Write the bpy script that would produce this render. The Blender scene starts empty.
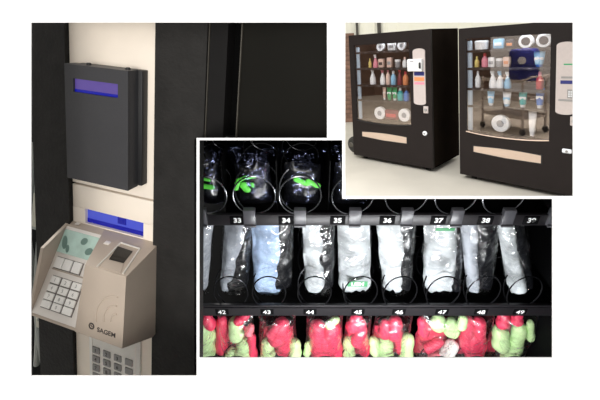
import bpy, bmesh, math, random
from mathutils import Vector, Matrix, noise
random.seed(7)
S = bpy.context.scene
COL = S.collection
PI = math.pi

# ================================================================== camera
EYE = 1.7357
RM = Matrix(((0.995884, 0.061872, 0.066233), (-0.052656, 0.989739, -0.132831), (-0.073772, 0.128797, 0.988923)))
F, PPX, PPY = 400.0, 300.0, 100.0          # focal length and optical centre for a 600 x 400 frame


def wdir(c):
    r = RM.transposed() @ Vector(c)
    return Vector((r.x, r.z, -r.y))


def wpt(c):
    return wdir(c) + Vector((0, 0, EYE))


def ray(px, py, z):
    return Vector(((px - PPX) / F * z, (py - PPY) / F * z, z))


def frame(o, x, y, z):
    m = Matrix.Identity(4)
    for i, v in enumerate((wdir(x), wdir(y), wdir(z))):
        for r in range(3):
            m[r][i] = v[r]
    m.translation = wpt(o)
    return m


cam_data = bpy.data.cameras.new('camera')
cam = bpy.data.objects.new('camera', cam_data)
COL.objects.link(cam)
cam.matrix_world = frame((0, 0, 0), (1, 0, 0), (0, -1, 0), (0, 0, -1))
cam_data.sensor_width = 36
cam_data.lens = 36 * F / 600
cam_data.shift_y = -1 / 6
cam_data.clip_start = 0.01
cam_data.clip_end = 100
S.camera = cam
S.view_settings.view_transform = 'Standard'
S.view_settings.look = 'None'
S.view_settings.exposure = 0
S.view_settings.gamma = 1
S.view_settings.use_curve_mapping = False


# ================================================================== materials
def lin(c):
    return tuple((v / 12.92 if v <= 0.04045 else ((v + 0.055) / 1.055) ** 2.4) for v in (x / 255 for x in c))


def mat(name, rgb, rough=0.5, metal=0.0, var=0.06, scale=40, bump=0.0, bscale=200, spec=0.5, emit=None, estr=0, coat=0, stretch=None):
    m = bpy.data.materials.new(name)
    m.use_nodes = True
    nt = m.node_tree
    b = nt.nodes['Principled BSDF']
    c = lin(rgb)
    tc = nt.nodes.new('ShaderNodeTexCoord')
    src = tc.outputs['Object']
    if stretch:
        mp = nt.nodes.new('ShaderNodeMapping')
        mp.inputs['Scale'].default_value = stretch
        nt.links.new(src, mp.inputs['Vector'])
        src = mp.outputs['Vector']
    n = nt.nodes.new('ShaderNodeTexNoise')
    n.inputs['Scale'].default_value = scale
    n.inputs['Detail'].default_value = 4
    nt.links.new(src, n.inputs['Vector'])
    r = nt.nodes.new('ShaderNodeValToRGB')
    r.color_ramp.elements[0].position = 0.3
    r.color_ramp.elements[1].position = 0.7
    r.color_ramp.elements[0].color = (*[max(0, v * (1 - var)) for v in c], 1)
    r.color_ramp.elements[1].color = (*[min(1, v * (1 + var)) for v in c], 1)
    nt.links.new(n.outputs['Fac'], r.inputs['Fac'])
    nt.links.new(r.outputs['Color'], b.inputs['Base Color'])
    b.inputs['Roughness'].default_value = rough
    b.inputs['Metallic'].default_value = metal
    b.inputs['Specular IOR Level'].default_value = spec
    if coat:
        b.inputs['Coat Weight'].default_value = coat
        b.inputs['Coat Roughness'].default_value = 0.1
    if bump:
        n2 = nt.nodes.new('ShaderNodeTexNoise')
        n2.inputs['Scale'].default_value = bscale
        n2.inputs['Detail'].default_value = 3
        nt.links.new(src, n2.inputs['Vector'])
        bp = nt.nodes.new('ShaderNodeBump')
        bp.inputs['Strength'].default_value = bump
        bp.inputs['Distance'].default_value = 0.002
        nt.links.new(n2.outputs['Fac'], bp.inputs['Height'])
        nt.links.new(bp.outputs['Normal'], b.inputs['Normal'])
    if emit:
        b.inputs['Emission Color'].default_value = (*lin(emit), 1)
        b.inputs['Emission Strength'].default_value = estr
    return m


def clear(name, tint=(255, 255, 255), fac=0.1, rough=0.03, bump=0.0, bscale=60, facing=True, fmax=0.6, gl=(255, 255, 255)):
    m = bpy.data.materials.new(name)
    m.use_nodes = True
    nt = m.node_tree
    nt.nodes.remove(nt.nodes['Principled BSDF'])
    out = nt.nodes['Material Output']
    t = nt.nodes.new('ShaderNodeBsdfTransparent')
    t.inputs['Color'].default_value = (*lin(tint), 1)
    g = nt.nodes.new('ShaderNodeBsdfGlossy')
    g.inputs['Roughness'].default_value = rough
    g.inputs['Color'].default_value = (*lin(gl), 1)
    mx = nt.nodes.new('ShaderNodeMixShader')
    lw = nt.nodes.new('ShaderNodeLayerWeight')
    lw.inputs['Blend'].default_value = 0.25
    mr = nt.nodes.new('ShaderNodeMapRange')
    mr.inputs['To Min'].default_value = fac
    mr.inputs['To Max'].default_value = fmax if facing else fac
    nt.links.new(lw.outputs['Facing'], mr.inputs['Value'])
    nt.links.new(mr.outputs['Result'], mx.inputs['Fac'])
    nt.links.new(t.outputs['BSDF'], mx.inputs[1])
    nt.links.new(g.outputs['BSDF'], mx.inputs[2])
    nt.links.new(mx.outputs['Shader'], out.inputs['Surface'])
    if bump:
        tc = nt.nodes.new('ShaderNodeTexCoord')
        n2 = nt.nodes.new('ShaderNodeTexNoise')
        n2.inputs['Scale'].default_value = bscale
        n2.inputs['Detail'].default_value = 2
        nt.links.new(tc.outputs['Object'], n2.inputs['Vector'])
        bp = nt.nodes.new('ShaderNodeBump')
        bp.inputs['Strength'].default_value = bump
        bp.inputs['Distance'].default_value = 0.01
        nt.links.new(n2.outputs['Fac'], bp.inputs['Height'])
        nt.links.new(bp.outputs['Normal'], g.inputs['Normal'])
        nt.links.new(bp.outputs['Normal'], lw.inputs['Normal'])
    return m


M = {}
M['board'] = mat('white_board_paint', (250, 250, 250), 0.9, var=0.0, spec=0.0)
M['black'] = mat('black_paint', (20, 19, 20), 0.45, var=0.15)
M['niche'] = mat('matt_black_lining', (7, 7, 9), 0.7, var=0.2, spec=0.1)
M['leather'] = mat('textured_black_panel', (42, 41, 40), 0.55, var=0.14, scale=60, bump=0.35, bscale=260, spec=0.12)
M['band'] = mat('charcoal_frame', (26, 25, 25), 0.55, var=0.08, spec=0.1)
M['groove'] = mat('black_seal', (8, 8, 8), 0.7, spec=0.03)
M['doorleaf'] = mat('dark_brown_door', (24, 23, 20), 0.6, var=0.1, scale=12, spec=0.06)
M['cream'] = mat('cream_metal', (240, 229, 215), 0.45, metal=0.0, var=0.03, scale=25, spec=0.4)
M['keyplate'] = mat('light_grey_keypad_plate', (232, 230, 224), 0.5)
M['greykey'] = mat('grey_key', (146, 144, 142), 0.5)
M['ink'] = mat('black_ink', (24, 22, 22), 0.6)
M['boxgrey'] = mat('charcoal_plastic', (52, 52, 55), 0.5, var=0.05, bump=0.1, bscale=400)
M['boxside'] = mat('black_plastic', (26, 26, 28), 0.5)
M['lcd'] = mat('violet_lcd', (60, 50, 90), 0.25, emit=(84, 66, 140), estr=0.8, var=0.1, scale=60)
M['lcdtext'] = mat('lcd_text', (150, 135, 230), 0.4, emit=(150, 135, 235), estr=0.25)
M['blue'] = mat('blue_display', (40, 46, 110), 0.2, emit=(66, 78, 190), estr=0.85, var=0.15, scale=50)
M['bluedark'] = mat('blue_display_block', (10, 14, 80), 0.2, emit=(12, 18, 150), estr=0.8)
M['taupe'] = mat('taupe_silver_plastic', (184, 170, 156), 0.42, metal=0.15, var=0.03, bump=0.05, bscale=700)
M['taupelight'] = mat('pale_silver_plastic', (234, 228, 222), 0.4, metal=0.1, var=0.02)
M['silveredge'] = mat('bright_silver_edge', (226, 222, 214), 0.3, metal=0.3, var=0.02)
M['sensor'] = mat('black_sensor_glass', (14, 14, 15), 0.12, var=0.2)
M['screen'] = mat('pale_green_screen', (170, 192, 182), 0.2, emit=(150, 180, 170), estr=0.2, var=0.25, scale=55)
M['whitekey'] = mat('white_key', (246, 244, 240), 0.45, var=0.01)
M['keyshadow'] = mat('dark_grey_key_shadow_frame', (120, 114, 110), 0.6)
M['logo'] = mat('dark_grey_print', (52, 46, 44), 0.5)
M['cable'] = mat('grey_cable', (150, 154, 150), 0.5)
M['clutter'] = mat('grey_green_metal', (150, 156, 150), 0.5, var=0.3, scale=30)
M['lightplate'] = mat('pale_plastic', (196, 194, 180), 0.5)
# vending interior
M['wire'] = mat('black_coil_wire', (34, 34, 37), 0.22, metal=0.7)
M['greywire'] = mat('steel_coil_wire', (120, 122, 126), 0.25, metal=0.9)
M['lip'] = mat('black_price_rail', (32, 30, 33), 0.4)
M['lipgrey'] = mat('grey_price_ticket', (74, 71, 73), 0.45)
M['tray'] = mat('black_tray_metal', (8, 8, 9), 0.55, spec=0.08)
M['clip'] = mat('smoky_grey_clip', (80, 80, 85), 0.3, var=0.1)
M['white'] = mat('white_print', (240, 240, 240), 0.5, var=0.0)
M['film'] = clear('clear_bag_film', fac=0.06, rough=0.13, bump=0.9, bscale=55, fmax=0.35)
M['filmhaze'] = clear('hazy_bag_film', fac=0.09, rough=0.28, bump=0.9, bscale=55, fmax=0.4)
M['filmdark'] = clear('clear_bag_film_blue_glints', fac=0.03, rough=0.14, bump=1.0, bscale=60, fmax=0.16, gl=(190, 200, 255))
M['fabric'] = mat('pale_grey_glove_fabric', (168, 173, 176), 0.75, var=0.5, scale=30, bump=0.9, bscale=60)  # mottled cloth, its strong contrast also paints the grey shading of folds
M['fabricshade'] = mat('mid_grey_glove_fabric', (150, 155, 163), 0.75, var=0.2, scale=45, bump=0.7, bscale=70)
M['fabricblue'] = mat('bluish_white_glove_fabric', (146, 166, 194), 0.75, var=0.5, scale=30, bump=0.9, bscale=60)  # bluish mottled cloth, fold shading painted in with the same contrast
M['palm'] = mat('black_rubber_glove_palm', (17, 18, 22), 0.32, var=0.3, scale=60, bump=0.9, bscale=110, coat=0.3)
M['green'] = mat('bright_green_glove_print', (96, 220, 70), 0.5, var=0.15, scale=80)
M['limeglove'] = mat('lime_green_glove', (212, 247, 180), 0.5, var=0.1, scale=40, bump=0.4, bscale=90)
M['redglove'] = mat('red_glove', (238, 70, 104), 0.42, var=0.12, scale=40, bump=0.4, bscale=90)
M['pinkglove'] = mat('pink_glove', (236, 128, 140), 0.5, var=0.1, scale=40)
M['taggreen'] = mat('green_label', (58, 132, 86), 0.5)
# vending machines in the yard
M['vblack'] = mat('black_machine_paint', (36, 31, 30), 0.45, var=0.06, scale=6, bump=0.05, bscale=90, spec=0.14)
M['vside'] = mat('black_machine_shaded_side', (30, 25, 21), 0.6, var=0.12, scale=4, spec=0.0)  # darker and without gloss, the side's shade is put into the colour
M['vin'] = mat('dark_machine_lining', (26, 22, 22), 0.6, var=0.3, scale=6)
M['vshelf'] = mat('black_shelf', (24, 23, 25), 0.4)
M['slot'] = mat('brushed_steel_flap', (206, 184, 166), 0.4, metal=0.25, var=0.05, scale=20, stretch=(1, 20, 20))
M['coin'] = mat('pale_coin_panel', (192, 181, 177), 0.45, var=0.03)
M['vglass'] = clear('machine_window_glass', fac=0.135, rough=0.01, fmax=0.5, gl=(255, 236, 222))
M['tube'] = mat('light_tube', (150, 165, 178), 0.4, emit=(150, 170, 190), estr=0.22)
M['rubber'] = mat('black_rubber', (38, 36, 33), 0.55)
M['floor'] = mat('cream_concrete', (194, 189, 178), 0.75, var=0.07, scale=1.6, bump=0.1, bscale=30)
M['wallback'] = mat('cream_corrugated_wall', (252, 250, 234), 0.8, var=0.02, scale=2)
M['wallside'] = mat('brown_brick_wall', (104, 82, 70), 0.8, var=0.3, scale=3)
M['brick'] = mat('brown_brick', (128, 98, 82), 0.8, var=0.35, scale=9)
M['pipe'] = mat('dark_grey_pipe', (74, 70, 62), 0.6, var=0.1)
M['cart'] = mat('pale_grey_cart_steel', (196, 188, 182), 0.5, var=0.06)
M['bluedrum'] = mat('navy_blue_drum', (26, 34, 120), 0.4)
M['castor'] = mat('dark_castor', (40, 40, 42), 0.5)
COLORS = {'white': (236, 238, 242), 'pink': (226, 140, 160), 'red': (196, 50, 62), 'maroon': (110, 30, 44), 'yellow': (222, 204, 120), 'green': (40, 160, 100), 'teal': (40, 170, 170),
          'sky': (140, 196, 232), 'blue': (60, 120, 200), 'grey': (150, 152, 158), 'orange': (222, 140, 90), 'peach': (226, 196, 184), 'dark': (48, 46, 52), 'navy': (40, 44, 110)}
for k, v in COLORS.items():
    M['p_' + k] = mat(k + '_packaging', v, 0.4, var=0.05)


# ================================================================== helpers
class MB:
    def __init__(self):
        self.bm = bmesh.new()

    def _xf(self, vs, m):
        if m is not None:
            bmesh.ops.transform(self.bm, matrix=m, verts=vs)
        return vs

    def box(self, x0, x1, y0, y1, z0, z1, bev=0.0, seg=2, m=None):
        r = bmesh.ops.create_cube(self.bm, size=1.0)
        vs = r['verts']
        for v in vs:
            v.co = Vector(((x0 + x1) / 2 + v.co.x * (x1 - x0), (y0 + y1) / 2 + v.co.y * (y1 - y0), (z0 + z1) / 2 + v.co.z * (z1 - z0)))
        if bev:
            es = list({e for v in vs for e in v.link_edges})
            rr = bmesh.ops.bevel(self.bm, geom=es, offset=bev, segments=seg, profile=0.5, affect='EDGES')
            vs = list({v for f in rr['faces'] for v in f.verts} | {v for v in vs if v.is_valid})
        return self._xf(vs, m)

    def prism(self, pts, ax, a0, a1, m=None, shift=None):
        """closed outline pts (two coords) swept along axis ax from a0 to a1; shift(pt index) gives a per-point offset of the a0 end"""
        def mk(p, a):
            return {'x': (a, p[0], p[1]), 'y': (p[0], a, p[1]), 'z': (p[0], p[1], a)}[ax]
        n = len(pts)
        A = [self.bm.verts.new(mk(p, shift[i] if shift else a0)) for i, p in enumerate(pts)]
        B = [self.bm.verts.new(mk(p, a1)) for p in pts]
        self.bm.faces.new(A)
        self.bm.faces.new(B[::-1])
        for i in range(n):
            self.bm.faces.new((A[i], B[i], B[(i + 1) % n], A[(i + 1) % n]))
        return self._xf(A + B, m)

    def hexa(self, p):
        """eight corners: near four then far four, same order"""
        v = [self.bm.verts.new(q) for q in p]
        for f in ((0, 1, 2, 3), (7, 6, 5, 4), (0, 4, 5, 1), (1, 5, 6, 2), (2, 6, 7, 3), (3, 7, 4, 0)):
            self.bm.faces.new([v[i] for i in f])
        return v

    def tube(self, pts, r, n=8, m=None, closed=False):
        pts = [Vector(p) for p in pts]
        rings = []
        up = None
        for i, p in enumerate(pts):
            a = pts[i - 1] if i > 0 or closed else p
            b = pts[(i + 1) % len(pts)] if i < len(pts) - 1 or closed else p
            d = (b - a).normalized()
            if up is None:
                up = Vector((0, 0, 1)) if abs(d.z) < 0.9 else Vector((1, 0, 0))
            s = d.cross(up).normalized()
            up = s.cross(d).normalized()
            rr = r[i] if isinstance(r, (list, tuple)) else r
            rings.append([self.bm.verts.new(p + (s * math.cos(2 * PI * k / n) + up * math.sin(2 * PI * k / n)) * rr) for k in range(n)])
        L = len(rings)
        for i in range(L if closed else L - 1):
            a, b = rings[i], rings[(i + 1) % L]
            for k in range(n):
                self.bm.faces.new((a[k], a[(k + 1) % n], b[(k + 1) % n], b[k]))
        if not closed:
            self.bm.faces.new(rings[0][::-1])
            self.bm.faces.new(rings[-1])
        return self._xf([v for q in rings for v in q], m)

    def lathe(self, prof, n=20, m=None):
        """prof: list of (radius, z)"""
        rings = []
        for r, z in prof:
            if r < 1e-6:
                rings.append([self.bm.verts.new((0, 0, z))])
            else:
                rings.append([self.bm.verts.new((r * math.cos(2 * PI * k / n), r * math.sin(2 * PI * k / n), z)) for k in range(n)])
        for a, b in zip(rings, rings[1:]):
            for k in range(n):
                j = (k + 1) % n
                if len(a) == 1 and len(b) == 1:
                    continue
                if len(a) == 1:
                    self.bm.faces.new((a[0], b[j], b[k]))
                elif len(b) == 1:
                    self.bm.faces.new((a[k], a[j], b[0]))
                else:
                    self.bm.faces.new((a[k], a[j], b[j], b[k]))
        return self._xf([v for q in rings for v in q], m)

    def finger(self, p0, p1, r0, r1, n=12):
        """a rounded finger from p0 to p1"""
        p0, p1 = Vector(p0), Vector(p1)
        d = (p1 - p0)
        L = d.length
        prof = [(0, -r0 * 0.8)]
        for k in range(1, 4):
            a = PI / 2 * k / 4
            prof.append((r0 * math.sin(a), -r0 * 0.8 * math.cos(a)))
        for k in range(0, 7):
            t = k / 6
            prof.append((r0 + (r1 - r0) * t + 0.06 * r0 * math.sin(t * 9), L * t))
        for k in range(1, 5):
            a = PI / 2 * k / 4
            prof.append((r1 * math.cos(a) if k < 4 else 0, L + r1 * math.sin(a)))
        q = d.to_track_quat('Z', 'Y').to_matrix().to_4x4()
        q.translation = p0
        return self.lathe(prof, n, q)

    def build(self, name, m, parent=None, smooth=35, mods=None):
        bmesh.ops.recalc_face_normals(self.bm, faces=self.bm.faces[:])
        me = bpy.data.meshes.new(name)
        self.bm.to_mesh(me)
        self.bm.free()
        if smooth:
            for p in me.polygons:
                p.use_smooth = True
            me.set_sharp_from_angle(angle=math.radians(smooth))
        me.materials.append(m)
        o = bpy.data.objects.new(name, me)
        COL.objects.link(o)
        if parent is not None:
            o.parent = parent
        return o


def tag(o, label=None, cat=None, group=None, kind=None):
    for k, v in (('label', label), ('category', cat), ('group', group), ('kind', kind)):
        if v:
            o[k] = v
    return o


def thing(name, label, cat, mw, group=None):
    o = bpy.data.objects.new(name, None)
    o.empty_display_size = 0.05
    COL.objects.link(o)
    o.matrix_world = mw
    return tag(o, label, cat, group)


def part(o, label):
    o['label'] = label
    return o


def text(name, s, size, m, parent, mw, align='CENTER', depth=0.0003, bold=0.0):
    cu = bpy.data.curves.new(name, 'FONT')
    cu.body = s
    cu.size = size
    cu.align_x = align
    cu.align_y = 'CENTER'
    cu.extrude = depth
    cu.offset = bold
    tmp = bpy.data.objects.new('tmp_text', cu)
    COL.objects.link(tmp)
    dg = bpy.context.evaluated_depsgraph_get()
    me = bpy.data.meshes.new_from_object(tmp.evaluated_get(dg))
    bpy.data.objects.remove(tmp)
    bpy.data.curves.remove(cu)
    me.materials.clear()
    me.materials.append(m)
    o = bpy.data.objects.new(name, me)
    COL.objects.link(o)
    if parent is not None:
        o.parent = parent
    o.matrix_local = mw
    return o


FACE = Matrix.Rotation(PI / 2, 4, 'X')          # text standing up, facing -y


def struct(o):
    o['kind'] = 'structure'
    return o


# ================================================================== white display wall with its openings
ZB = 0.295


def holed_board():
    xs = [-900, 31, 199.3, 327, 342.3, 345.3, 552.5, 573.3, 1500]
    ys = [-900, 22.5, 138, 140.2, 196.2, 198.8, 357.8, 376, 2440]
    # left opening stops at the white edge of the middle one
    xs = sorted(set(xs + [196.6]))

    def hole(x, y):
        left = 31 < x < 327 and 22.5 < y < 376 and not (x > 196.6 and y > 138)
        mid = 199.3 < x < 552.5 and 140.2 < y < 357.8 and not (x > 342.3 and y < 198.8)
        right = 345.3 < x < 573.3 and 22.5 < y < 196.2
        return left or mid or right
    bm = bmesh.new()
    V = {}

    def v(i, j):
        if (i, j) not in V:
            V[(i, j)] = bm.verts.new(ray(xs[i], ys[j], ZB))
        return V[(i, j)]
    for i in range(len(xs) - 1):
        for j in range(len(ys) - 1):
            if not hole((xs[i] + xs[i + 1]) / 2, (ys[j] + ys[j + 1]) / 2):
                bm.faces.new((v(i, j), v(i + 1, j), v(i + 1, j + 1), v(i, j + 1)))
    r = bmesh.ops.extrude_face_region(bm, geom=bm.faces[:])
    for q in r['geom']:
        if isinstance(q, bmesh.types.BMVert):
            q.co.z += 0.0008
    bmesh.ops.recalc_face_normals(bm, faces=bm.faces[:])
    for q in bm.verts:
        q.co = wpt(q.co)
    me = bpy.data.meshes.new('wall_front')
    bm.to_mesh(me)
    bm.free()
    me.materials.append(M['board'])
    o = bpy.data.objects.new('wall_front', me)
    COL.objects.link(o)
    return struct(o)


holed_board()


def reveal(name, a, b, z0, z1, out, m='niche'):
    """thin lining plate running back from the edge a-b of an opening"""
    mb = MB()
    o = Vector(out) * 0.0006
    A = [ray(*a, z0), ray(*b, z0), ray(*b, z1), ray(*a, z1)]
    mb.hexa([wpt(p) for p in A] + [wpt(p + o) for p in A])
    return struct(mb.build(name, M[m], smooth=0))


reveal('wall_niche_left', (197.3, 138.7), (197.3, 420), ZB + 0.001, 0.42, (-1, 0, 0))
reveal('wall_niche_top', (197.3, 138.7), (343.9, 138.7), ZB + 0.001, 0.86, (0, -1, 0))
reveal('wall_niche_step', (343.9, 138.7), (343.9, 197.4), ZB + 0.001, 0.86, (1, 0, 0))
reveal('wall_niche_shoulder', (343.9, 197.4), (640, 197.4), ZB + 0.001, 0.86, (0, -1, 0))


def plate(name, pts, back, m):
    mb = MB()
    mb.hexa([wpt(p) for p in pts] + [wpt(Vector(p) + Vector(back)) for p in pts])
    return struct(mb.build(name, M[m], smooth=0))


Zk = 0.86
plate('wall_niche_back', [ray(60, 138.7, Zk), ray(343.9, 138.7, Zk), ray(343.9, 700, Zk), ray(60, 700, Zk)], (0, 0, 0.004), 'niche')
plate('wall_niche_rear', [ray(343.9, 197.4, Zk), ray(640, 197.4, Zk), ray(640, 700, Zk), ray(343.9, 700, Zk)], (0, 0, 0.004), 'niche')
XR = 0.337
plate('wall_niche_right', [Vector((XR, ray(0, 197.4, ZB).y, ZB + 0.001)), Vector((XR, ray(0, 197.4, Zk).y, Zk)), Vector((XR, 0.62, Zk)), Vector((XR, 0.62, ZB + 0.001))], (0.002, 0, 0), 'niche')
plate('wall_niche_side', [Vector((-0.30, ray(0, 138.7, 0.5).y, 0.5)), Vector((-0.30, ray(0, 138.7, Zk).y, Zk)), Vector((-0.30, 0.62, Zk)), Vector((-0.30, 0.62, 0.5))], (-0.002, 0, 0), 'niche')

# ================================================================== LEFT: machine front with reader and fingerprint terminal
RL = Matrix(((0.951383, -0.072992, 0.299236), (0.119794, 0.982712, -0.141159), (-0.283759, 0.170143, 0.94368)))
TL = Vector((-0.23301, 0.08434, 0.40953))
# local axes: x along the panel, y into it, z up
LF = frame(TL, RL @ Vector((1, 0, 0)), RL @ Vector((0, 0, 1)), RL @ Vector((0, -1, 0)))

cab = thing('machine_cabinet', 'tall black textured machine front with a cream metal centre strip and lower keypad', 'cabinet', LF)
mb = MB()
mb.prism([(-0.0505, -0.30), (-0.0008, -0.30), (-0.0008, 0.20), (-0.0450, 0.20), (-0.0468, -0.02)], 'y', -0.004, 0.012)
part(mb.build('side_panel', M['leather'], cab), 'narrow black textured panel beside the cream strip')
mb = MB()
mb.prism([(0.1008, -0.30), (0.1600, -0.30), (0.1506, -0.174), (0.1428, 0.0685), (0.1516, 0.0702), (0.1523, 0.20), (0.1008, 0.20)], 'y', -0.004, 0.012)
part(mb.build('side_panel', M['leather'], cab), 'broad black textured panel beside the cream strip')
mb = MB()
mb.box(0.0, 0.1, 0.0, 0.01, 0.0008, 0.20, 0.0006)
part(mb.build('upper_strip', M['cream'], cab), 'cream metal plate behind the card reader')
# lower strip with a window opening
mb = MB()
mb.box(0.0, 0.1, 0.0, 0.01, -0.0255, -0.0012, 0.0004)
mb.box(0.0, 0.0155, 0.0, 0.01, -0.0412, -0.0256)
mb.box(0.0868, 0.1, 0.0, 0.01, -0.0412, -0.0256)
mb.box(0.0, 0.1, 0.0, 0.01, -0.30, -0.0413)
part(mb.build('lower_strip', M['cream'], cab), 'cream metal plate around the blue display')
mb = MB()
mb.box(-0.001, 0.101, 0.009, 0.014, -0.30, 0.20)
mb.build('backing', M['groove'], cab)
mb = MB()
mb.box(0.0152, 0.0872, 0.0035, 0.0085, -0.0415, -0.0253)
disp = part(mb.build('display', M['blue'], cab), 'bright blue display window')
mb = MB()
mb.box(0.0535, 0.0635, 0.003, 0.0036, -0.0345, -0.0256)
mb.box(0.0152, 0.0872, 0.003, 0.0036, -0.0412, -0.037)
mb.build('display_block', M['bluedark'], disp)
mb = MB()
mb.box(0.0195, 0.0853, -0.0022, 0.001, -0.29, -0.150, 0.001)
kp = part(mb.build('keypad', M['keyplate'], cab), 'light grey keypad plate under the terminal')
mb = MB()
mb.box(0.0232, 0.0245, -0.0026, -0.0018, -0.29, -0.152)
mb.box(0.0792, 0.0805, -0.0026, -0.0018, -0.29, -0.152)
mb.build('keypad_border', M['taupelight'], kp)
digits = {(0, 0): '1', (0, 1): '2', (0, 2): '3', (1, 0): '4', (1, 1): '5', (1, 2): '6', (2, 0): '7', (2, 1): '8', (2, 2): '9'}
for r in range(5):
    for c in range(4):
        x = 0.0294 + 0.0142 * c
        z = -0.1838 - 0.0108 * r
        mb = MB()
        mb.box(x - 0.0047, x + 0.0047, -0.0036, -0.002, z - 0.0038, z + 0.0038, 0.0006)
        k = mb.build('key', M['greykey'], kp)
        if (r, c) in digits:
            text('digit', digits[(r, c)], 0.0058, M['ink'], k, Matrix.Translation((x, -0.0037, z)) @ FACE, depth=0.0001)
# bands to the right of the textured panel (their lower ends stop above the middle opening)


def vb(u):
    return 0.0745 + (u - 0.1792) * 0.1516


def band(name, u0, u1, y0, y1, m, lab):
    mb = MB()
    mb.prism([(u0, vb(u0)), (u1, vb(u1)), (u1 + 0.001, 0.19), (u0 + 0.001, 0.19)], 'y', y0, y1)
    return part(mb.build(name, M[m], cab), lab)


band('door_frame', 0.1538, 0.1700, -0.003, 0.012, 'band', 'charcoal frame bar')
band('groove_lining', 0.1490, 0.2050, 0.010, 0.016, 'groove', 'black gap beside the door')
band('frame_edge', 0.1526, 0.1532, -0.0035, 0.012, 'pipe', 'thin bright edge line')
band('door_highlight', 0.1822, 0.1830, -0.0035, 0.012, 'pipe', 'thin grey strip painted as a highlight along the dark door')  # lighter strip painted where the door edge catches light
band('door_leaf', 0.1832, 0.2635, -0.002, 0.012, 'doorleaf', 'dark brown door leaf')

# backdrop inside the recess and the bits seen in the gap by the cabinet
mb = MB()
mb.box(-0.30, 0.02, 0.10, 0.104, -0.40, 0.34)
o = struct(mb.build('wall_recess', M['niche'], smooth=0))
o.matrix_world = LF
ca = thing('cable_bundle', 'grey cables hanging in the dark gap beside the black cabinet edge', 'cable', LF)
for i, (x, r, zz) in enumerate(((-0.086, 0.003, 0.0), (-0.093, 0.0028, 0.1), (-0.100, 0.0035, 0.2))):
    mb = MB()
    mb.tube([(x + 0.004 * math.sin(6 * t + i * 2), 0.03 + 0.004 * math.cos(5 * t + i), 0.02 - 0.30 * t) for t in [k / 24 for k in range(25)]], r, 8)
    mb.build('cable', M['cable'], ca)
br = thing('metal_bracket', 'small pale bracket low in the gap beside the terminal', 'bracket', LF)
mb = MB()
mb.box(-0.074, -0.0645, 0.012, 0.018, -0.200, -0.184, 0.001)
mb.build('plate', M['lightplate'], br)
mb = MB()
mb.lathe([(0, -0.001), (0.0016, -0.001), (0.0016, 0.0006), (0, 0.001)], 12, Matrix.Translation((-0.069, 0.0115, -0.188)) @ Matrix.Rotation(PI / 2, 4, 'X'))
mb.build('screw', M['cable'], br)
bx = thing('junction_box', 'grey green metal box in the gap behind the black cabinet edge', 'box', LF)
mb = MB()
mb.box(-0.135, -0.088, 0.045, 0.08, -0.100, -0.045, 0.002)
mb.build('body', M['clutter'], bx)
mb = MB()
mb.box(-0.131, -0.092, 0.0435, 0.0455, -0.095, -0.05, 0.001)
mb.build('lid', M['lightplate'], bx)

# ---- card reader box
rd = thing('card_reader', 'flat charcoal box with violet screen mounted on the cream strip above the terminal', 'card reader', LF)
u0, u1, z0, z1, d = 0.0171, 0.0869, 0.0158, 0.1249, 0.0215
mb = MB()
# front cover with a recess for the screen
wx0, wx1, wz0, wz1 = 0.0268, 0.0762, 0.0998, 0.1122
mb.box(u0, u1, -d, -0.0085, z0, wz0)
mb.box(u0, u1, -d, -0.0085, wz1, z1)
mb.box(u0, wx0, -d, -0.0085, wz0, wz1)
mb.box(wx1, u1, -d, -0.0085, wz0, wz1)
bmesh.ops.remove_doubles(mb.bm, verts=mb.bm.verts[:], dist=1e-6)
cov = mb.build('cover', M['boxgrey'], rd, smooth=0)
mb = MB()
mb.box(u0 + 0.0004, u1 + 0.004, -0.0083, -0.0003, z0 + 0.0004, z1 - 0.0004, 0.0008)
part(mb.build('back_box', M['boxside'], rd), 'black rear half of the reader box')
mb = MB()
mb.box(wx0, wx1, -d + 0.0022, -d + 0.004, wz0, wz1)
sc = part(mb.build('screen', M['lcd'], rd), 'violet screen')
mb = MB()
mb.box(wx0, wx1, -d + 0.0017, -d + 0.0023, wz0, wz0 + 0.0026)
mb.build('screen_border', M['bluedark'], sc)
for x in (0.0375, 0.0805):
    mb = MB()
    mb.lathe([(0.0022, 0), (0.0022, 0.0014), (0.0015, 0.002), (0, 0.002)], 12, Matrix.Translation((x, -0.014, z1)))
    mb.build('screw', M['boxside'], rd)

# ---- fingerprint terminal
ft = thing('fingerprint_terminal', 'silver taupe wedge shaped fingerprint terminal with screen and white keys', 'fingerprint terminal', LF)
uL, uR = -0.006, 0.105
PA, PB, PC, PD, PE = (0, -0.0424), (-0.045, -0.0505), (-0.050, -0.117), (-0.008, -0.139), (0, -0.138)
mb = MB()
# right block: left boundary slants
mb.prism([PA, PB, PC, PD, PE], 'x', 0, uR, shift=[0.040, 0.0605, 0.0521, 0.05, 0.05])
blk = mb.bm
es = [e for e in blk.edges if len(e.link_faces) == 2 and e.calc_face_angle(0) > 0.2]
bmesh.ops.bevel(blk, geom=es, offset=0.0011, segments=2, profile=0.5, affect='EDGES')
# keypad bed
mb.prism([PA, (-0.005, -0.045), (-0.048, -0.1165), (-0.049, -0.1175), PD, PE], 'x', uL + 0.001, 0.056)
# left cheek
mb.prism([PA, (-0.033, -0.0565), (-0.049, -0.1172), PD, PE], 'x', uL, uL + 0.0034)
body = mb.build('housing', M['taupe'], ft, smooth=30)
# bed plane frame: origin at (v=-.045,w=.005), s down the slope
b0 = Vector((0, -0.005, -0.045))
b1 = Vector((0, -0.048, -0.1165))
ds = (b1 - b0).normalized()
nb = Vector((0, ds.z, -ds.y))                     # outward normal of the bed
BED = Matrix.Identity(4)
for i, v in enumerate((Vector((1, 0, 0)), -ds, nb)):
    for r in range(3):
        BED[r][i] = v[r]
BED.translation = b0                              # x along, y up-slope, z out of the bed
SL = (b1 - b0).length


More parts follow.
